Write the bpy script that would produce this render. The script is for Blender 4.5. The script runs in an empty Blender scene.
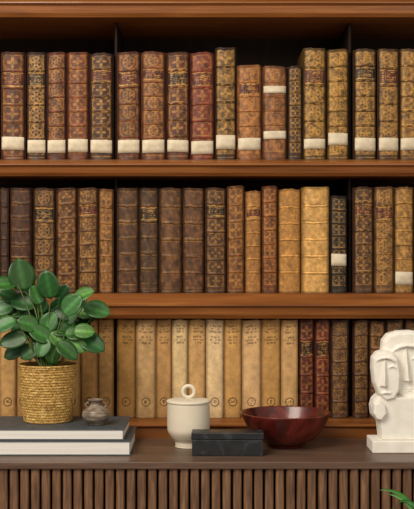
import bpy, math, random
import numpy as np
from mathutils import Vector, Matrix
random.seed(7); rng=np.random.default_rng(7)
sc=bpy.context.scene
sc.view_settings.view_transform='Standard'
sc.view_settings.look='None'
COL=sc.collection
F=1100.0; D=2.75; ZC=1.2; CX=207.0; CY=254.5
def X(px,Y=0.0): return (px-CX)*(D+Y)/F
def Z(py,Y=0.0): return ZC-(py-CY)*(D+Y)/F
def hexc(h):
    h=h.lstrip('#'); o=[]
    for i in (0,2,4):
        c=int(h[i:i+2],16)/255
        o.append(c/12.92 if c<=.04045 else ((c+.055)/1.055)**2.4)
    return tuple(o)
def mulc(c,k):
    if isinstance(k,(int,float)): k=(k,k,k)
    return tuple(min(1,x*q) for x,q in zip(c,k))

# ---------------------------------------------------------------- materials
class NT:
    def __init__(s,name):
        s.m=bpy.data.materials.new(name); s.m.use_nodes=True
        s.t=s.m.node_tree; s.n=s.t.nodes; s.l=s.t.links
        s.b=s.n['Principled BSDF']
    def add(s,typ,**k):
        n=s.n.new(typ)
        for a,b in k.items(): setattr(n,a,b)
        return n
    def link(s,a,b): s.l.new(a,b)
def ramp(nt,stops):
    r=nt.add('ShaderNodeValToRGB'); e=r.color_ramp.elements
    while len(e)<len(stops): e.new(.5)
    for i,(p,c) in enumerate(stops):
        e[i].position=p; e[i].color=(*c,1)
    return r
def mat(name,stops,scale=8,stretch=(1,1,1),rough=.5,bump=.1,bscale=None,detail=8,metal=0,dist=.0,coat=0,spec=.5,bdist=.002):
    nt=NT(name); b=nt.b
    tc=nt.add('ShaderNodeTexCoord'); mp=nt.add('ShaderNodeMapping'); mp.inputs['Scale'].default_value=stretch
    nt.link(tc.outputs['Object'],mp.inputs['Vector'])
    no=nt.add('ShaderNodeTexNoise'); no.inputs['Scale'].default_value=scale; no.inputs['Detail'].default_value=detail
    no.inputs['Distortion'].default_value=dist
    nt.link(mp.outputs[0],no.inputs['Vector'])
    r=ramp(nt,stops); nt.link(no.outputs[0],r.inputs[0]); nt.link(r.outputs[0],b.inputs['Base Color'])
    b.inputs['Roughness'].default_value=rough; b.inputs['Metallic'].default_value=metal
    b.inputs['Coat Weight'].default_value=coat; b.inputs['Specular IOR Level'].default_value=spec
    if bump:
        n2=nt.add('ShaderNodeTexNoise'); n2.inputs['Scale'].default_value=bscale or scale*3; n2.inputs['Detail'].default_value=6
        nt.link(mp.outputs[0],n2.inputs['Vector'])
        bp=nt.add('ShaderNodeBump'); bp.inputs['Strength'].default_value=bump; bp.inputs['Distance'].default_value=bdist
        nt.link(n2.outputs[0],bp.inputs['Height']); nt.link(bp.outputs[0],b.inputs['Normal'])
    return nt.m

def leather_mat(name,rough=.5,var=.55,scale=60,spec=.35):
    nt=NT(name); b=nt.b
    a=nt.add('ShaderNodeAttribute',attribute_name='Paint'); g=nt.add('ShaderNodeAttribute',attribute_name='Gild')
    tc=nt.add('ShaderNodeTexCoord'); oi=nt.add('ShaderNodeObjectInfo')
    ad=nt.add('ShaderNodeVectorMath',operation='ADD'); sca=nt.add('ShaderNodeMath',operation='MULTIPLY'); sca.inputs[1].default_value=37
    nt.link(oi.outputs['Random'],sca.inputs[0]); nt.link(tc.outputs['Object'],ad.inputs[0]); nt.link(sca.outputs[0],ad.inputs[1])
    n1=nt.add('ShaderNodeTexNoise'); n1.inputs['Scale'].default_value=scale; n1.inputs['Detail'].default_value=12; n1.inputs['Roughness'].default_value=.68
    n2=nt.add('ShaderNodeTexNoise'); n2.inputs['Scale'].default_value=500; n2.inputs['Detail'].default_value=3
    for n in (n1,n2): nt.link(ad.outputs[0],n.inputs['Vector'])
    r=ramp(nt,[(.3,(1-var,)*3),(.5,(1,)*3),(.72,(1+var*1.1,1+var*1.0,1+var*.9))]); nt.link(n1.outputs[0],r.inputs[0])
    mx=nt.add('ShaderNodeMix',data_type='RGBA',blend_type='MULTIPLY'); mx.inputs[0].default_value=1
    nt.link(a.outputs['Color'],mx.inputs[6]); nt.link(r.outputs[0],mx.inputs[7])
    rw=ramp(nt,[(.38,(.1,)*3),(.56,(1,)*3)]); nt.link(n1.outputs[0],rw.inputs[0])
    gm=nt.add('ShaderNodeMath',operation='MULTIPLY'); nt.link(g.outputs['Fac'],gm.inputs[0]); nt.link(rw.outputs[0],gm.inputs[1])
    m2=nt.add('ShaderNodeMix',data_type='RGBA'); nt.link(gm.outputs[0],m2.inputs[0]); nt.link(mx.outputs[2],m2.inputs[6]); m2.inputs[7].default_value=(*hexc('c8954a'),1)
    nt.link(m2.outputs[2],b.inputs['Base Color'])
    mm=nt.add('ShaderNodeMath',operation='MULTIPLY'); mm.inputs[1].default_value=.22; nt.link(gm.outputs[0],mm.inputs[0]); nt.link(mm.outputs[0],b.inputs['Metallic'])
    b.inputs['Roughness'].default_value=rough; b.inputs['Specular IOR Level'].default_value=spec
    bp=nt.add('ShaderNodeBump'); bp.inputs['Strength'].default_value=.3; bp.inputs['Distance'].default_value=.001
    nt.link(n2.outputs[0],bp.inputs['Height']); nt.link(bp.outputs[0],b.inputs['Normal'])
    return nt.m
M_LEATHER=leather_mat('worn_leather',.5,.65,75); M_PALE=leather_mat('worn_pale_leather',.6,.42,90); M_VELLUM=leather_mat('aged_vellum',.65,.26,70)
M_PAGES=mat('aged_pages',[(.3,hexc('8a6a44')),(.7,hexc('b39468'))],60,(20,1,1),.8,.2)
M_LABEL=mat('library_label_paper',[(.3,hexc('b8a88c')),(.6,hexc('d6c8ae'))],40,(1,1,1),.75,.05)
M_WOOD=mat('honey_oak',[(.2,hexc('5a3010')),(.5,hexc('804a1d')),(.8,hexc('9c622d'))],4,(1,16,26),.4,.10,12,coat=.15,dist=.5)
M_DARKWOOD=mat('dark_shade_toned_wood',[(.3,hexc('140a05')),(.7,hexc('241409'))],6,(8,8,1),.7,.1,spec=.2)  # near-black tone: shade behind the books is put into the back panel's colour
M_CONTOP=mat('walnut_top',[(.25,hexc('46352a')),(.5,hexc('5f483a')),(.75,hexc('755a49'))],5,(1,14,12),.4,.10,14,dist=.6)
M_SLAT=mat('walnut_slats',[(.25,hexc('422c1d')),(.5,hexc('6e4e36')),(.75,hexc('906d4e'))],14,(9,3,.9),.5,.3,30,dist=.6)
M_CER=mat('cream_glazed_ceramic',[(.3,hexc('d8ccb6')),(.7,hexc('e4dac6'))],12,(1,1,1),.45,.05,60)
M_STONE=mat('white_limestone',[(.3,hexc('e6e0d4')),(.7,hexc('f2ede3'))],40,(1,1,1),.85,.35,150)
M_BOWL=mat('red_lacquered_burl',[(.3,hexc('250a07')),(.5,hexc('541811')),(.7,hexc('7c2c1e'))],16,(1,1,1),.3,.05,30,coat=.25,dist=1.5)
M_BOX=mat('charcoal_marbled_stone',[(.35,hexc('17181a')),(.58,hexc('232528')),(.75,hexc('4a4d51'))],22,(1,1,1),.42,.2,60,dist=2)
M_VASE=mat('mottled_grey_brown_glaze',[(.3,hexc('4d4036')),(.5,hexc('78685a')),(.72,hexc('a09282'))],45,(1,1,3),.35,.2,90)
M_SLATE=mat('slate_cloth_cover',[(.3,hexc('3a4044')),(.7,hexc('4b5257'))],60,(1,1,1),.5,.1,300)
M_WPAGES=mat('white_pages',[(.3,hexc('cfcbc5')),(.7,hexc('e8e4de'))],6,(1,1,160),.7,.25,6)
M_SOIL=mat('potting_soil',[(.3,hexc('1c120b')),(.7,hexc('3a281b'))],120,(1,1,1),.9,.8,150)
M_STRAW=mat('gold_seagrass_weave',[(.28,hexc('765626')),(.5,hexc('b48b42')),(.72,hexc('e0bf78'))],110,(1,1,2.2),.6,.8,260,bdist=.003)
M_STEM=mat('green_stem',[(.3,hexc('3d5226')),(.7,hexc('6a7d3c'))],30,(1,1,1),.5,.1)
M_TERRA=mat('terracotta',[(.3,hexc('7a4228')),(.7,hexc('9a5a3a'))],20,(1,1,1),.8,.2)
M_WALL=mat('painted_plaster',[(.3,hexc('6b6259')),(.7,hexc('776d63'))],6,(1,1,1),.9,.1)
M_FLOOR=mat('oak_floor',[(.3,hexc('4a3220')),(.7,hexc('7a5838'))],4,(1,12,1),.5,.1)
def leafmat():
    nt=NT('glossy_green_leaf'); b=nt.b
    a=nt.add('ShaderNodeAttribute',attribute_name='Paint')
    nt.link(a.outputs['Color'],b.inputs['Base Color']); b.inputs['Roughness'].default_value=.38; b.inputs['Specular IOR Level'].default_value=.4
    return nt.m
M_LEAF=leafmat()

# ---------------------------------------------------------------- builders
def empty(name,loc,label=None,cat=None,group=None,rz=0):
    e=bpy.data.objects.new(name,None); e.empty_display_size=.03; e.location=loc; e.rotation_euler=(0,0,rz); COL.objects.link(e)
    if label: e['label']=label
    if cat: e['category']=cat
    if group: e['group']=group
    return e
def meshobj(name,V,Fc,m,parent=None,smooth=False,loc=(0,0,0),bevel=0):
    me=bpy.data.meshes.new(name); me.from_pydata([tuple(v) for v in V],[],[tuple(f) for f in Fc]); me.update()
    if smooth: me.polygons.foreach_set('use_smooth',[True]*len(me.polygons))
    me.materials.append(m)
    o=bpy.data.objects.new(name,me); COL.objects.link(o); o.location=loc
    if parent: o.parent=parent
    if bevel:
        b=o.modifiers.new('bevel','BEVEL'); b.width=bevel; b.segments=2; b.limit_method='ANGLE'
    return o
def boxg(x0,x1,y0,y1,z0,z1,V=None,Fc=None):
    V=[] if V is None else V; Fc=[] if Fc is None else Fc; n=len(V)
    V+=[(x0,y0,z0),(x1,y0,z0),(x1,y1,z0),(x0,y1,z0),(x0,y0,z1),(x1,y0,z1),(x1,y1,z1),(x0,y1,z1)]
    Fc+=[tuple(n+i for i in f) for f in ((0,3,2,1),(4,5,6,7),(0,1,5,4),(1,2,6,5),(2,3,7,6),(3,0,4,7))]
    return V,Fc
def box(name,x0,x1,y0,y1,z0,z1,m,parent=None,bevel=0):
    V,Fc=boxg(x0,x1,y0,y1,z0,z1); return meshobj(name,V,Fc,m,parent,bevel=bevel)
def extx(name,prof,x0,x1,m,parent=None,bevel=0):
    n=len(prof); V=[(x0,y,z) for y,z in prof]+[(x1,y,z) for y,z in prof]
    Fc=[(i,(i+1)%n,n+(i+1)%n,n+i) for i in range(n)]+[tuple(range(n))[::-1],tuple(range(n,2*n))]
    return meshobj(name,V,Fc,m,parent,bevel=bevel)
def lathe(name,prof,m,parent=None,seg=64,loc=(0,0,0),fn=None):
    V=[];Fc=[];n=len(prof)
    for j,(r,z) in enumerate(prof):
        for i in range(seg):
            a=2*math.pi*i/seg; rr=r+(fn(a,z,j) if fn and r>0 else 0)
            V.append((rr*math.cos(a),rr*math.sin(a),z))
    for j in range(n-1):
        for i in range(seg):
            k=(i+1)%seg; Fc.append((j*seg+i,j*seg+k,(j+1)*seg+k,(j+1)*seg+i))
    return meshobj(name,V,Fc,m,parent,True,loc)
def tube(pts,rad,V,Fc,seg=6):
    n0=len(V); pts=[Vector(p) for p in pts]; N=len(pts)
    for i,p in enumerate(pts):
        d=(pts[min(i+1,N-1)]-pts[max(i-1,0)]).normalized()
        a=d.cross(Vector((0,1,.1))).normalized(); b=d.cross(a)
        r=rad[i] if isinstance(rad,(list,tuple)) else rad
        for k in range(seg):
            t=2*math.pi*k/seg; V.append(tuple(p+a*math.cos(t)*r+b*math.sin(t)*r))
    for i in range(N-1):
        for k in range(seg):
            q=(k+1)%seg; Fc.append((n0+i*seg+k,n0+i*seg+q,n0+(i+1)*seg+q,n0+(i+1)*seg+k))
def bez(a,b,c,n=8):
    a,b,c=Vector(a),Vector(b),Vector(c)
    return [(1-t)**2*a+2*t*(1-t)*b+t*t*c for t in [i/(n-1) for i in range(n)]]
def smoothprof(pts,n=5):
    out=[]
    P=[pts[0]]+list(pts)+[pts[-1]]
    for i in range(1,len(P)-2):
        for k in range(n):
            t=k/n; r=[]
            for c in (0,1):
                p0,p1,p2,p3=P[i-1][c],P[i][c],P[i+1][c],P[i+2][c]
                r.append(.5*((2*p1)+(-p0+p2)*t+(2*p0-5*p1+4*p2-p3)*t*t+(-p0+3*p1-3*p2+p3)*t**3))
            out.append((max(r[0],0),r[1]))
    out.append(pts[-1]); return out

# ---------------------------------------------------------------- room
w=box('wall_back',-2.2,2.2,.27,.33,0,2.6,M_WALL); w['kind']='structure'
w=box('floor',-2.2,2.2,-3.2,.33,-.05,0,M_FLOOR); w['kind']='structure'

# ---------------------------------------------------------------- bookcase
Z1=Z(160); Z2=Z(293); Z3=Z(418)
LX,RX=-.98,.98
bc=empty('bookcase',(0,.1,0),'honey-brown wooden bookcase filled with rows of antique books','bookcase')
def B(o): o.location=(0,-.1,0); o.parent=bc; return o
def shelf(ztop,zslope,zbot,slope0=-.012):
    yf=-.05
    hh=zslope-.011-zbot
    prof=[(.248,ztop),(slope0,ztop),(-.02,ztop-.002),(yf+.004,zslope),(yf,zslope-.003),(yf,zslope-.006),(yf+.005,zslope-.009),(yf+.008,zslope-.011),(yf+.012,zbot+hh*.35),(yf+.019,zbot),(.248,zbot)]
    return B(extx('shelf',prof,LX+.02,RX-.02,M_WOOD))
shelf(Z1,Z(162.5,-.05),Z(175.5,-.05)); shelf(Z2,Z(303.5,-.05),Z(319,-.05))
shelf(Z3,Z(424,-.05),Z3-.09)
Zt=Z(15.5,-.05); shelf(Zt+.055,Z(.5,-.05),Zt)
B(box('back_panel',LX+.02,RX-.02,.249,.268,.05,2.1,M_DARKWOOD))
for a,b in ((LX,LX+.0195),(RX-.0195,RX)): B(box('side_panel',a,b,-.05,.248,0,2.1,M_WOOD))
B(box('crown',LX+.02,RX-.02,-.045,.248,2.06,2.1,M_WOOD))
B(box('lower_cabinet',LX+.02,RX-.02,-.030,.248,0,Z3-.0905,M_WOOD))
for a,b in ((113.8,116.0),(350.0,352.4)):
    for z0,z1 in ((Z1,Zt),(Z2,Z(175.5,-.05)),(Z3,Z(319,-.05))):
        B(box('upright',X(a),X(b),.03,.248,z0+.0003,z1-.0003,M_DARKWOOD))

# ---------------------------------------------------------------- books
def hash2(i,j,s): return (np.sin(i*12.9898+j*78.233+s*37.7)*43758.5453)%1.0
def make_book(x0,x1,ytop,ybot,base,style,gilt,label,group,lab=None,title=None,nb=5,pale=False):
    W=(x1-x0)*.0025-.0008; H=(ybot-ytop)*.0025; zb=Z(ybot)+.0004
    if ybot==418: H=min(H,Z(319,-.05)-.0045-zb)
    vel=style=='vellum'
    bulge=W*(.18 if vel else .25); depth=.165
    yj=random.uniform(-.003,.005)
    bk=empty('book',((X(x0)+X(x1))/2,bulge+yj,zb),label,'book',group)
    nu,nv=37,int(H/.0013)
    th=np.linspace(0,math.pi,nu); tt=np.linspace(0,H,nv)
    s=-np.cos(th); S,T=np.meshgrid(s,tt); TH=np.meshgrid(th,tt)[0]
    base=np.array(base); seed=random.random()*50
    nP=nb+1
    foot=H*random.uniform(.03,.075)
    bands=np.linspace(foot,H-.004,nP+1)
    disp=np.zeros_like(T)
    if not vel:
        for bz in bands[1:-1]: disp+=.0020*np.exp(-((T-bz)/.0021)**4)
        disp+=.0012*np.exp(-(T/.003)**2)+.0012*np.exp(-((H-T)/.003)**2)
    else:
        disp+=.0008*np.exp(-(T/.003)**2)+.0008*np.exp(-((H-T)/.003)**2)
        disp+=.0006*np.sin(T*60+seed)
    Xv=S*(W/2)*(1-.0008/(W/2)); Yv=-(bulge+disp)*np.sin(TH)**.8
    Tz=T-(T/H)*(.0012*np.sin(S*3+seed)+.0008*np.sin(S*9+seed*2)+.0008)
    G=np.zeros_like(T); P=np.ones(T.shape+(3,))*base
    if not vel:
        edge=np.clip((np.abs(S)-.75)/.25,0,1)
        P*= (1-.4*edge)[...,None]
        for k in range(nP):
            t0,t1=bands[k],bands[k+1]; ph=t1-t0
            p=(T-t0)/ph; ins=(p>=0)&(p<=1)
            hx=S*W/2; hz=(p-.5)*ph
            lw=.00085
            lines=ins&((np.abs(np.abs(hz)-(ph/2-.0040))<lw))&(np.abs(S)<.86)
            if gilt>.3: G[lines]=.8*gilt+.1
            if title is not None and k==nP-2:
                q=ins&(np.abs(hz)<ph/2-.0055)&(np.abs(S)<.85)
                P[q]=np.array(title)
                rows=np.floor((hz+ph/2)/.0045); fr=((hz+ph/2)/.0045)%1
                cells=np.floor((S+1)*7); cf=((S+1)*7)%1
                on=(hash2(rows,cells,seed)>.25)&(fr>.3)&(fr<.8)&(cf>.2)&(np.abs(S)<.7)
                G[q&on]=.75
                q2=ins&(np.abs(np.abs(hz)-(ph/2-.0055))<lw)&(np.abs(S)<.85); G[q2]=.8
            else:
                if gilt>.45:
                    fr=ins&(np.abs(np.abs(S)-.74)<.05)&(np.abs(hz)<ph/2-.004); G[fr]=.6*gilt
                    r=np.hypot(hx,hz)/(min(W*.36,ph*.36)+1e-6); an=np.arctan2(hz,hx)
                    m_=4 if style=='a' else 6
                    pet=ins&(r<.6+.4*np.cos(m_*an))&(r>.16)
                    if style=='b': pet=pet|(ins&(np.abs(r-.95)<.12))
                    G[pet]=np.maximum(G[pet],.78*gilt)
                    cx=W*.5*.6; cz=ph/2-.0085
                    rc=np.hypot(np.abs(hx)-cx,np.abs(hz)-cz)
                    q=ins&(rc<.0024)&(rc>.0008); G[q]=np.maximum(G[q],.75*gilt)
                if gilt>.8:
                    lat=(np.sin(hx*1500+seed)*np.sin(hz*1300+seed*2)>.05)&ins&(np.abs(S)<.9)&(np.abs(hz)<ph/2-.003)
                    G[lat]=np.maximum(G[lat],.62)
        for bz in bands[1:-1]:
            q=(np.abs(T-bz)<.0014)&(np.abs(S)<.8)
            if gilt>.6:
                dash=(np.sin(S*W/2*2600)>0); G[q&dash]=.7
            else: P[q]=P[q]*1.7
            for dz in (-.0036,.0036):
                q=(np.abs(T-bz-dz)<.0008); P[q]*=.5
        q=(np.abs(T-foot*.55)<.0009)&(np.abs(S)<.85); G[q]=max(G.max()*.7,.2)*gilt
        sc_=np.sin(S*5+seed)*np.sin(T*90+seed*3)+np.sin(S*11+T*170+seed)*.5
        P*=(1+(.12 if pale else .24)*sc_)[...,None]
        scr=np.zeros_like(T)
        for _ in range(int(W*1500)):
            cx=random.uniform(-.8,.8); cz=random.uniform(0,H); rz=random.uniform(.001,.007); rx=random.uniform(.03,.14)
            scr=np.maximum(scr,np.exp(-(((S-cx)/rx)**2+((T-cz)/rz)**2))*random.uniform(.2,.9))
        P=P*(1-scr*.6)[...,None]+(np.array(base)*1.9+np.array([.07,.042,.02]))*(scr*.6)[...,None]
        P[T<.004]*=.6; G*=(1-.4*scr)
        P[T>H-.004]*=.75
    else:
        ink=np.array(hexc('3f2812'))
        for row in range(6):
            zz=H-.015-row*.0072-(.006 if row>2 else 0)
            fr=(T-zz)/.0044
            ncell=6 if row%2==0 else 8
            cells=np.floor((S+1)*ncell); cf=((S+1)*ncell)%1
            lim=.74 if row%2==0 else .5
            on=(np.abs(fr)<.5)&(hash2(row+0*cells,cells,seed)>.22)&(cf>.22)&(np.abs(S)<lim)
            P[on]=P[on]*.42+ink*.5
        rr=np.hypot(S*W/2,(T-.040))
        q=(np.abs(rr-.0100)<.0014); P[q]=ink*.85+P[q]*.2
        q=(rr<.0086); P[q]=P[q]*1.15
        q=(rr<.006)&(hash2(np.floor(S*9),np.floor(T/.0022),seed)>.5); P[q]=ink*.8+P[q]*.25
        sc_=np.sin(S*3+seed)*np.sin(T*40+seed*3)
        P*=(1+.10*sc_)[...,None]
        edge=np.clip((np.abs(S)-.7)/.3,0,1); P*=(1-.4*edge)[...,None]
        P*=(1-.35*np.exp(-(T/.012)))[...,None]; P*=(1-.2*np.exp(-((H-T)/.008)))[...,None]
    V=np.stack([Xv,Yv,Tz],-1).reshape(-1,3).tolist()
    idx=np.arange(nu*nv).reshape(nv,nu)
    Fc=np.stack([idx[:-1,:-1],idx[:-1,1:],idx[1:,1:],idx[1:,:-1]],-1).reshape(-1,4).tolist()
    nvsp=len(V)
    Fc.append(idx[-1,:].tolist()); Fc.append(idx[0,::-1].tolist())
    bt=.0026
    boxg(-W/2,-W/2+bt,0,depth,0,H-.001,V,Fc); boxg(W/2-bt,W/2,0,depth,0,H-.001,V,Fc)
    me=bpy.data.meshes.new('cover'); me.from_pydata(V,[],Fc); me.update()
    sm=np.zeros(len(me.polygons),bool); sm[:(nu-1)*(nv-1)]=True; me.polygons.foreach_set('use_smooth',sm)
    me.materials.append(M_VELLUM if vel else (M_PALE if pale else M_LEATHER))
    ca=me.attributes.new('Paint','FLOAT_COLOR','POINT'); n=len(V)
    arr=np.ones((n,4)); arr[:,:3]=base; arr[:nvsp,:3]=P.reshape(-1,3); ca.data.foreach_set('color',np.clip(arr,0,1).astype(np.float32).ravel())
    ga=me.attributes.new('Gild','FLOAT','POINT'); ga_=np.zeros(n); ga_[:nvsp]=G.ravel(); ga.data.foreach_set('value',ga_.astype(np.float32))
    o=bpy.data.objects.new('cover',me); COL.objects.link(o); o.parent=bk
    box('page_block',-W/2+bt+.0001,W/2-bt-.0001,.0005,depth-.006,.004,H-.004,M_PAGES,bk)
    for (ya,yb) in (lab or []):
        za,zbm=(ybot-yb)*.0025,(ybot-ya)*.0025
        LV=[];LF=[];m=21;t2=np.linspace(.12*math.pi,.88*math.pi,m)
        tl=random.uniform(-.0008,.0008)
        for off in (.0023,.0016):
            for z in np.linspace(za,zbm,4):
                for t in t2: LV.append((-math.cos(t)*(W/2-.0006),-(bulge+off)*math.sin(t)**.8,z-math.cos(t)*tl))
        for L in range(2):
            for j in range(3):
                for i in range(m-1):
                    a=L*4*m+j*m+i; f=(a,a+1,a+m+1,a+m); LF.append(f if L==0 else f[::-1])
        nsm=len(LF)
        for i in range(m-1):
            LF.append((i+1,i,4*m+i,4*m+i+1)); a=3*m+i; LF.append((a,a+1,a+4*m+1,a+4*m))
        for j in range(3):
            a=j*m; LF.append((a,a+m,a+m+4*m,a+4*m)); a=j*m+m-1; LF.append((a+m,a,a+4*m,a+m+4*m))
        lo=meshobj('paper_label',LV,LF,M_LABEL,bk)
        for p in lo.data.polygons[:nsm]: p.use_smooth=True
    return bk
g1='antique leather books on the top shelf'; g2='antique leather books on the middle shelf'; g3='old books on the bottom shelf'
RED=hexc('4c1c11'); BLK=hexc('1c120c')
A='red-brown antique leather book with gilt bands and white paper label'
Bq='dark brown antique leather book with worn gilt spine'
Cq='heavily gilded antique leather book with white paper label'
K1=(.78,.72,.60); K2=(.88,.80,.66)
row1=[(-23,-1,52,'4a2a1c',.5,A,[(139,152)],None),(0,25,52,'5a3020',.6,A,[(137,150)],RED),(26,46,52,'3c2419',.8,A,[(140,153)],BLK),(46,66,52,'5a2e1e',.5,A,[(140,153)],None),
(66.5,88.5,52,'703d27',.5,A,[(139,152)],None),(89,113,53,'44281a',.78,A,[(140,153)],RED),
(116.5,140.5,52,'5f3522',.5,A,[(140,153)],RED),(141,165.5,52,'6f4229',.6,A,[(140,153)],RED),(166,189.5,52,'5a3120',.65,A,[(140,152)],BLK),(190,214.5,52,'743424',.46,A,[(141,154)],RED),
(215,236.5,47,'3a2716',.9,Cq,[(135,149)],None),(237,262,65,'946039',.46,'tan leather book with gilt lines and white paper label',[(138,150)],RED),(262.5,287.5,66,'7c4e31',.46,'short tan leather book with two white paper labels',[(86,93),(131,139)],None),
(288,302.5,66,'3c2619',.7,'short narrow dark brown leather book with gilt tooling',None,None),(303,326.5,48,'5e4621',1,Cq,[(139,149)],RED),(327.5,349.3,49,'6e5222',1,Cq,[(133,145)],None),
(354,377,49,'49331c',.95,Cq,[(138,151)],BLK),(378,399.5,49,'553b20',.85,Cq,[(138,151)],RED),(400,423,49,'684a26',1,Cq,[(138,150)],None),(424,446,50,'5a3f22',.9,Cq,[(138,150)],None)]
for a,b,t,c,g,l,lab,ti in row1: make_book(a,b,t,160,mulc(hexc(c),K1),random.choice('ab'),g,l,g1,lab,ti,nb=random.choice([5,5,6]) if b-a>16 else 6)
row2=[(-23,-1,188,'3f281a',.4,None),(0,8.5,188,'40281b',.3,None),(9,31.5,188,'44291a',.4,None),(32,55,188,'4a301d',.5,BLK),(55.5,77,188,'58371f',.55,None),(77.5,98,188,'56381f',.6,RED),(98.5,113.2,189,'7a532e',.5,None),
(116.5,138.5,188,'533824',.4,None),(139,158.5,188,'4a3422',.4,BLK),(159,182,188,'5c3e26',.35,None),(182.5,204.5,188,'5c3d26',.4,None),(205,226.5,188,'4c311f',.5,BLK),
(227,244.5,186,'704726',.55,None),(245,261.5,191,'9c6f3e',.4,RED),(262,277.5,186,'6f3f1f',.55,None),(278,301.5,189,'ab7e45',.35,None),(302,330,187,'c89f62',.35,None),(330.5,347.5,196,'241b16',.5,None),
(353.5,374,187,'4f3422',.65,RED),(374.5,394.5,187,'6e4e2e',.75,RED),(395,414.5,187,'94703f',.6,None),(415,436,188,'6c4c2e',.5,None)]
for a,b,t,c,g,ti in row2:
    lab=[(254,266)] if a==330.5 else ([(272,285)] if a==395 else None)
    lb=Bq
    if a in (278,302): lb='pale golden-tan leather book with raised spine bands'
    if a==330.5: lb='short near-black leather book with white paper label'
    if a==395: lb='tan gilded leather book with white paper label'
    if a==245: lb='light brown leather book with dark title panel'
    make_book(a,b,t,293,mulc(hexc(c),K2),random.choice('ab'),g,lb,g2,lab,ti,nb=random.choice([5,6]),pale=a in (245,278,302))
KV=(.98,.95,.90)
xs=[-20,-1,16,30,46,62,80,97.5,113.2]
cr=['b98f58','bf965f','b48a54','c29a64','bd935c','b88e56','ae8149','b38750']
row3=[(xs[i]+.3,xs[i+1],318+random.uniform(0,2),cr[i],'v') for i in range(8)]
xs=[116.5,136,156,172,188,206,224,242,261.5,281,298.5]
cr=['ad8146','c39e6c','b68b56','d2b586','c39a64','d8ba8e','bf9358','cfa878','b88c50','c49c68']
row3+=[(xs[i],xs[i+1]-.3,319+random.uniform(-1,1.5),cr[i],'v') for i in range(10)]
row3+=[(299,314.5,319,'5a2117','r'),(315,330.5,319,'6a2a1c','r'),(331,349.3,320,'53382a','b'),(353.3,369,320,'4c3222','b'),(369.5,385.5,321,'5a3a25','b'),(386,404,320,'4e3424','b'),(404.5,423,320,'4a2f20','b'),(423.5,441,320,'553a28','b')]
for a,b,t,c,k in row3:
    if k=='v': make_book(a,b,t,418,mulc(hexc(c),KV),'vellum',0,'cream vellum-bound old book with brown ink lettering and round stamp',g3)
    elif k=='r': make_book(a,b,t,418,mulc(hexc(c),.8),'a',.5,'dark red leather book with gilt bands and title panel',g3,None,hexc('1a0805'),nb=4)
    else: make_book(a,b,t,418,mulc(hexc(c),(.95,.88,.8)),'b',.5,'brown leather book with gilt tooled spine',g3,None,None,nb=6)

# ---------------------------------------------------------------- console
ZT=ZC-(438-CY)/F*(D-.05)
YB=-.0515; YF=-.362
con=empty('sideboard',(0,-.2,0),'brown walnut sideboard with vertically slatted front','sideboard')
def C(o): o.location=(0,.2,0); o.parent=con; return o
CX0,CX1=-.86,.86
C(box('top',CX0,CX1,YF,YB,ZT-.016,ZT,M_CONTOP,bevel=.002))
C(box('body',CX0+.01,CX1-.01,YF+.03,YB-.003,.12,ZT-.0162,M_DARKWOOD))
V=[];Fc=[]
pitch=.0232; x=CX0+.012; 
while x+pitch<CX1-.01:
    wv=pitch-.0045; n0=len(V); m=9
    for z in (.125,ZT-.0165):
        for i in range(m):
            t=math.pi*i/(m-1); V.append((x+wv/2-math.cos(t)*wv/2,YF+.0295-.016-.0075*math.sin(t)**.6 ,z))
        V.append((x+wv,YF+.0297,z)); V.append((x,YF+.0297,z))
    q=m+2
    for i in range(q): j=(i+1)%q; Fc.append((n0+i,n0+j,n0+q+j,n0+q+i))
    Fc.append(tuple(n0+i for i in range(q))[::-1]); Fc.append(tuple(n0+q+i for i in range(q)))
    x+=pitch
C(meshobj('slatted_front',V,Fc,M_SLAT))
for sx in (CX0+.06,CX1-.1):
    for sy in (YF+.05,YB-.07): C(box('leg',sx,sx+.04,sy,sy+.04,0,.1195,M_DARKWOOD,bevel=.003))

# ---------------------------------------------------------------- stacked large books
def flatbook(x1,y0,y1,z0,h,label,x0=-.50,rz=0):
    cx,cy=(x0+x1)/2,(y0+y1)/2
    e=empty('hardcover_book',(cx,cy,z0),label,'book','large books stacked on the sideboard',rz)
    a,b=(x1-x0)/2,(y1-y0)/2; t=.003
    V,Fc=boxg(-a,a,-b,b,0,t); boxg(-a,a,-b,b,h-t,h,V,Fc); boxg(-a,-a+t,-b,b,t,h-t,V,Fc)
    meshobj('cover',V,Fc,M_SLATE,e,bevel=.0006)
    box('page_block',-a+t+.0002,a-.004,-b+.0015,b-.004,t+.0001,h-t-.0001,M_WPAGES,e)
YS=-.291
flatbook(X(131,YS),YS,-.088,ZT+.0003,.0335,'thick slate-grey hardcover book lying under another book')
flatbook(X(124.5,YS),YS+.003,-.092,ZT+.0342,.0255,'slate-grey hardcover book lying on top of the stack',x0=-.497,rz=-.006)
ZB=ZT+.0342+.0255

# ---------------------------------------------------------------- potted plant
YP=-.168
pl=empty('potted_plant',(X(48,YP),YP,ZB+.0005),'round-leaved green houseplant in a golden woven seagrass pot','potted plant')
sp=(D+YP)/F
prof=[]; NR=150; Hp=.130
for i in range(NR+1):
    f=i/NR; prof.append((.0555+.0135*f**.8,f*Hp))
rim=[(.0705,Hp+.001),(.069,Hp+.004),(.066,Hp+.004),(.064,Hp),(.062,Hp-.02),(.060,Hp-.03)]
def weave(a,z,j):
    if z>=Hp: return 0
    row=z/.0062; k=math.floor(row); fr=row-k
    s=abs(math.sin(math.pi*fr))**.7
    tw=.5+.5*math.sin(a*52+k*math.pi+fr*2.2)
    return -.002+.0010*s+.0020*tw*s
bt=[(0.0001,0.0),(.054,0.0)]
lathe('pot',bt+prof+rim,M_STRAW,pl,seg=300,fn=lambda a,z,j: weave(a,z,j) if 1<j<=NR+1 else 0)
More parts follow.
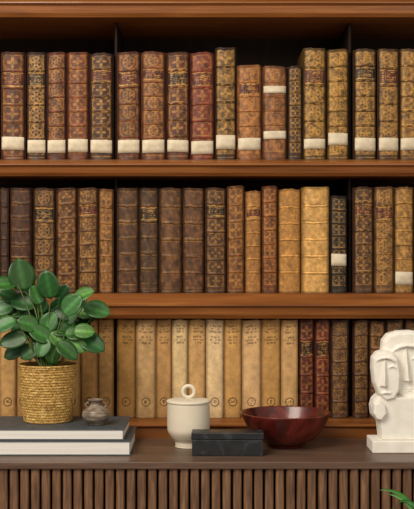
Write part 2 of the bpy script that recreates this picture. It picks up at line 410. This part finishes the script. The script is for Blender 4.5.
lathe('soil',[(.0001,Hp-.012),(.03,Hp-.011),(.0612,Hp-.014),(.0601,Hp-.0285),(.0001,Hp-.0285)],M_SOIL,pl,seg=40)
def P2(px,py,dy=0):
    return Vector(((px-48)*sp,dy,(425-py)*sp))
LV=[];LF=[];LP=[]
def leaf(base,dirv,nrm,L,Wd,V,Fc,Pn,c1,cup=.18,bend=.25,nL=9,nW=7):
    d=dirv.normalized(); n=(nrm-nrm.dot(d)*d).normalized(); s=d.cross(n)
    n0=len(V)
    for i in range(nL):
        t=i/(nL-1); wd=Wd/2*(math.sin(math.pi*min(1,t*.96+.02)**.92))**.62 if 0<t<1 else .0004
        for j in range(nW):
            u=-1+2*j/(nW-1)
            p=base+d*(t*L)+s*(u*wd)+n*(cup*abs(u)**1.5*wd-bend*L*t*t)
            V.append(tuple(p)); 
            k=1.0 if abs(u)>.1 else 1.9
            k*=1-.12*math.sin(t*22+abs(u)*5); Pn.append((c1[0]*k,c1[1]*k,c1[2]*k,1))
    for i in range(nL-1):
        for j in range(nW-1):
            a=n0+i*nW+j; Fc.append((a,a+1,a+nW+1,a+nW))
leaves=[(23,279,32,100,28),(50,289,28,100,23),(6,287,26,175,19),(24,306,27,170,21),(1,312,25,190,18),(74,308,25,45,21),(85,298,22,25,17),(97,314,27,-15,23),(93,346,28,-25,21),
(16,343,28,195,18),(62,333,25,-5,19),(42,337,25,150,19),(54,357,20,-80,17),(78,336,23,10,18),(40,318,24,120,20),(56,313,22,80,18),(8,327,24,200,18),(31,355,22,215,17),(70,352,25,-35,18),
(85,323,23,20,18),(60,299,21,60,17),(38,299,20,110,16),(30,327,22,160,18),(50,326,22,60,18),(45,350,20,-110,16),(8,300,21,150,16),(68,322,20,30,17),(28,294,18,140,15),(60,343,20,-40,16),(78,348,22,-20,17),(22,330,20,190,16),
(14,356,22,205,16),(86,334,20,0,16),(40,308,20,95,16),(66,338,22,15,17),(16,316,22,175,17)]
SV=[];SF=[]
greens=['1f4a1e','2a561f','183a18','356230','224818','45702e']
root=Vector((0,0,Hp-.012))
for i,(cx,cy,L,ang,Wd) in enumerate(leaves):
    dy=random.uniform(-.055,.05) if i>8 else random.uniform(-.05,.01)
    a=math.radians(ang); d=Vector((math.cos(a),random.uniform(-.45,.1),math.sin(a))).normalized()
    c=P2(cx,cy,dy); Lm=L*sp*1.05
    b=c-d*Lm*.5
    nrm=Vector((random.uniform(-.35,.35),-1,random.uniform(.3,1.0)))
    leaf(b,d,nrm,Lm,Wd*sp,LV,LF,LP,hexc(random.choice(greens)),bend=random.uniform(.05,.22))
    mid=P2(48+(cx-48)*.35,min(362,cy+26),dy*.5)
    tube(bez(root+Vector(((cx-48)*.00025,dy*.3,0)),mid,b,9),[.0019-.0001*k for k in range(9)],SV,SF)
for i in range(26):
    cx=random.uniform(14,86); cy=random.uniform(302,356); ang=random.uniform(0,360)
    dy=random.uniform(0,.055); a=math.radians(ang); d=Vector((math.cos(a),random.uniform(-.3,.3),math.sin(a)))
    c=P2(cx,cy,dy); Lm=21*sp; b=c-d.normalized()*Lm*.5
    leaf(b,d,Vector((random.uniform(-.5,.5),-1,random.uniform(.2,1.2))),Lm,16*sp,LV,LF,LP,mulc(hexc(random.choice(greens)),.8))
    tube(bez(root,P2(48+(cx-48)*.3,358,dy*.5),b,8),.0014,SV,SF)
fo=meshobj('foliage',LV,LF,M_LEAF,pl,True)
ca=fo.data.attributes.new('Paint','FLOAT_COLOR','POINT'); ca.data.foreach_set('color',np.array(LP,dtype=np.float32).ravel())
so=fo.modifiers.new('thick','SOLIDIFY'); so.thickness=.0007
meshobj('stem',SV,SF,M_STEM,pl,True)

# ---------------------------------------------------------------- small vase
YV=-.222; sv=(D+YV)/F
va=empty('bud_vase',(X(96,YV),YV,ZB+.0005),'small squat mottled grey-brown stoneware vase beside the plant pot','vase')
pr=smoothprof([(.0001,0),(.016,0),(.019,.003),(.029,.013),(.032,.023),(.028,.033),(.017,.041),(.0125,.045),(.013,.051),(.0175,.056),(.017,.0575),(.0145,.0555),(.010,.05),(.009,.044),(.0001,.035)],5)
lathe('body',pr,M_VASE,va,seg=56)
V=[];Fc=[]
rr=.0305
tube([(rr*math.cos(t)*1.0,rr*math.sin(t),.0285) for t in np.linspace(0,2*math.pi,49)],.0009,V,Fc)
meshobj('raised_band',V,Fc,M_VASE,va,True)
for a0 in (0,math.pi):
    V=[];Fc=[]
    tube([(math.cos(a0)*(.0165+.0075*math.sin(t)),0,.0445+.0055*math.cos(t)) for t in np.linspace(0,math.pi,10)],.0022,V,Fc,8)
    meshobj('handle',V,Fc,M_VASE,va,True)

# ---------------------------------------------------------------- lidded jar
YJ=-.170; 
ja=empty('lidded_jar',(X(188.5,YJ),YJ,ZT+.0005),'cream ceramic lidded jar with a small ring handle on its lid','jar')
pr=smoothprof([(.0001,0),(.029,0),(.031,.002),(.0315,.008),(.0325,.013),(.041,.023),(.0485,.036),(.0500,.05),(.0500,.075),(.0498,.100),(.0488,.1025),(.046,.1025),(.0455,.09),(.044,.04),(.0001,.02)],5)
lathe('body',pr,M_CER,ja,seg=80)
lid=lathe('lid',[(.0001,.1028),(.0500,.1028),(.0515,.1038),(.0515,.1075),(.0500,.1092),(.040,.1110),(.025,.1122),(.010,.1128),(.0001,.1128)],M_CER,ja,seg=80)
V=[];Fc=[]
tube([(.0135*math.cos(t),0,.1285+.0135*math.sin(t)) for t in np.linspace(-math.pi/2,1.5*math.pi,49)],.0044,V,Fc,12)
rg=meshobj('ring_handle',V,Fc,M_CER,None,True); rg.parent=lid

# ---------------------------------------------------------------- box
YX=-.296
bx0,bx1=X(191.5,YX),X(264,YX); bw=(bx1-bx0)/2
bo=empty('trinket_box',((bx0+bx1)/2,YX+.026,ZT+.0004),'near-black marbled stone box with a fitted lid','box',rz=-.02)
box('base',-bw+.0015,bw-.0015,-.0245,.0245,0,.036,M_BOX,bo,bevel=.0012)
box('lid',-bw,bw,-.026,.026,.0366,.052,M_BOX,bo,bevel=.0018)

# ---------------------------------------------------------------- bowl
YW=-.163
bw_=empty('bowl',(X(285.5,YW),YW,ZT+.0004),'wide dark red lacquered wooden bowl','bowl')
pr=smoothprof([(.0001,.002),(.030,.002),(.040,0),(.042,.002),(.045,.006),(.062,.015),(.080,.031),(.0925,.050),(.1025,.070),(.1065,.0785),(.1045,.0800),(.1020,.0785),(.097,.068),(.088,.050),(.075,.033),(.056,.020),(.030,.013),(.0001,.012)],5)
lathe('body',pr,M_BOWL,bw_,seg=110)

# ---------------------------------------------------------------- sculpture
YQ=-.215; sq=(D+YQ)/F
st=empty('sculpture',(X(404,YQ),YQ,ZT+.0004),'white stone abstract sculpture of two long-nosed faces side by side','sculpture')
def lx(px): return (px-404)*sq
def lz(py): return (450.5-py)*sq
V=[];Fc=[]
def slab(poly,y0,y1,inset=.82):
    cx=sum(p[0] for p in poly)/len(poly); cy=sum(p[1] for p in poly)/len(poly)
    n0=len(V); n=len(poly); h=y1-y0
    for f,y in ((inset,y0),(1,y0+h*.22),(1,y1-h*.22),(inset,y1)):
        for px,py in poly: V.append((lx(cx+(px-cx)*f),y,lz(cy+(py-cy)*f)))
    for r in range(3):
        for i in range(n):
            j=(i+1)%n; Fc.append((n0+r*n+i,n0+r*n+j,n0+(r+1)*n+j,n0+(r+1)*n+i))
    Fc.append(tuple(n0+i for i in range(n))[::-1]); Fc.append(tuple(n0+3*n+i for i in range(n)))
def wedge(x0,y0,x1,y1,w0,w1,yb,pr0,pr1):
    n0=len(V)
    V.extend([(lx(x0-w0),yb,lz(y0)),(lx(x0+w0),yb,lz(y0)),(lx(x1-w1),yb,lz(y1)),(lx(x1+w1),yb,lz(y1)),(lx(x0),yb-pr0,lz(y0)),(lx(x1),yb-pr1,lz(y1))])
    for f in ((0,1,4),(0,4,5,2),(1,3,5,4),(2,5,3),(0,2,3,1)): Fc.append(tuple(n0+i for i in f))
# tall elongated face
slab([(381,352),(382,341),(387,334.5),(397,331.5),(410,331),(424,333),(434,339),(438,352),(438,374),(433,392),(424,402),(408,403),(398,396),(390,384),(384,368)],-.018,.034,.90)
wedge(404,345,406,381,2.2,5.5,-.016,.006,.019)
tube([(lx(392),-.017,lz(351)),(lx(398),-.022,lz(347)),(lx(404),-.026,lz(345.5)),(lx(411),-.024,lz(346)),(lx(422),-.019,lz(351))],.0034,V,Fc,8)
tube([(lx(411),-.018,lz(359)),(lx(416),-.021,lz(356.5)),(lx(423),-.018,lz(359))],.0026,V,Fc,8)
tube([(lx(402),-.019,lz(390)),(lx(408),-.023,lz(389)),(lx(415),-.019,lz(390))],.0034,V,Fc,8)
# smaller elongated face in front
slab([(370,368),(370.5,357),(375,351.5),(383,349.5),(391,352),(396,358),(398,374),(397,390),(392,399),(384,401),(376,394),(371.5,382)],-.040,.012,.90)
wedge(382,357,381,385,1.8,4.8,-.038,.005,.017)
tube([(lx(374),-.039,lz(360)),(lx(378),-.043,lz(357.5)),(lx(382),-.046,lz(356.5)),(lx(387),-.044,lz(357.5)),(lx(393),-.039,lz(361))],.0030,V,Fc,8)
tube([(lx(386),-.040,lz(367)),(lx(389.5),-.042,lz(365)),(lx(393),-.040,lz(367))],.0023,V,Fc,8)
tube([(lx(379),-.040,lz(392)),(lx(383),-.043,lz(391)),(lx(388),-.040,lz(392))],.0028,V,Fc,8)
# body block with shoulder planes and a folded hand
slab([(377,394),(392,396),(424,396),(436,402),(441,414),(438,440),(379,440),(377,422),(371,415),(370,406),(372,399)],-.034,.036,.93)
slab([(371,402),(377,399),(383,404),(384,412),(379,419),(374,418),(370.5,412)],-.046,-.01,.86)
fg=meshobj('figures',V,Fc,M_STONE,st,True)
rm=fg.modifiers.new('remesh','REMESH'); rm.mode='VOXEL'; rm.voxel_size=.0016; rm.use_smooth_shade=True
smd=fg.modifiers.new('smooth','SMOOTH'); smd.factor=.5; smd.iterations=3
box('base',lx(369.5),(438-404)*sq,-.045,.045,0,.0275,M_STONE,st,bevel=.002)

# ---------------------------------------------------------------- floor palm
YL=-.52
pm=empty('potted_palm',(.50,YL,0.0005),'green palm with narrow arching leaves standing before the sideboard','potted plant')
lathe('pot',[(.0001,0),(.09,0),(.12,.22),(.125,.24),(.115,.24),(.11,.215)],M_TERRA,pm,seg=48)
lathe('soil',[(.0001,.21),(.108,.205),(.1,.18),(.0001,.18)],M_SOIL,pm,seg=32)
FV=[];FF=[];FP=[];SV=[];SF=[]
def blade(pts,w,c):
    n0=len(FV); N=len(pts)
    for i,p in enumerate(pts):
        d=(pts[min(i+1,N-1)]-pts[max(i-1,0)]).normalized(); s=d.cross(Vector((0,1,0))); s.normalize()
        t=i/(N-1); ww=w*math.sin(math.pi*(.08+.92*t))**.7+.0002
        for u in (-1,0,1): FV.append(tuple(p+s*ww*u+Vector((0,abs(u)*-.001,0)))); FP.append((*mulc(c,1 if u else 1.4),1))
    for i in range(N-1):
        for j in range(2): a=n0+i*3+j; FF.append((a,a+1,a+4,a+3))
def L3(px,py,y): 
    return Vector((X(px,y)-.50,y-YL,Z(py,y)))
tips=[((418,520),(408,488),(379,490),-.44),((420,530),(412,498),(388,494),-.45),((424,525),(414,494),(397,503),-.46),((418,540),(405,505),(386,511),-.45),((424,522),(420,496),(440,492),-.46),((425,530),(430,500),(455,505),-.46),((418,545),(400,520),(372,540),-.47),((428,545),(445,520),(465,540),-.5)]
for i,(a,b,c,y) in enumerate(tips):
    A_,B_,C_=L3(*a,y-.03),L3(*b,y-.02),L3(*c,y)
    blade(bez(A_,B_,C_,14),.0036,hexc(['35702c','457c36','2a5c26'][i%3]))
    tube(bez(Vector((random.uniform(-.02,.02),0,.2)),Vector((A_.x*.5,0,.4)),A_,8),.0022,SV,SF)
for i in range(10):
    a=i*.628; r=.2; t=Vector((r*math.cos(a),.0+.09*math.sin(a)-.05,.42+.05*math.sin(i*2)))
    blade(bez(Vector((0,0,.2)),Vector((t.x*.3,t.y*.3,.5)),t,14),.006,hexc('3a7032'))
fo=meshobj('foliage',FV,FF,M_LEAF,pm,True)
ca=fo.data.attributes.new('Paint','FLOAT_COLOR','POINT'); ca.data.foreach_set('color',np.array(FP,dtype=np.float32).ravel())
meshobj('stem',SV,SF,M_STEM,pm,True)

# ---------------------------------------------------------------- light, world, camera
def area(name,loc,target,size,power,col):
    l=bpy.data.lights.new(name,'AREA'); l.size=size; l.energy=power; l.color=col
    o=bpy.data.objects.new(name,l); COL.objects.link(o); o.location=loc
    o.rotation_euler=(Vector(target)-Vector(loc)).to_track_quat('-Z','Y').to_euler()
area('key_light',(-1.1,-1.95,2.65),(0,0,1.1),1.4,72,(1,.91,.78))
area('soft_light',(1.5,-2.6,1.9),(0,0,1.1),1.8,16,(1,.93,.82))
wd=bpy.data.worlds.new('world'); sc.world=wd; wd.use_nodes=True
bg=wd.node_tree.nodes['Background']; bg.inputs[0].default_value=(1,.93,.83,1); bg.inputs[1].default_value=.37
cam=bpy.data.cameras.new('camera'); co=bpy.data.objects.new('camera',cam); COL.objects.link(co); sc.camera=co
co.location=(0,-D,ZC); co.rotation_euler=(math.pi/2,0,0)
cam.sensor_width=36; cam.sensor_fit='AUTO'; cam.lens=36*F/509
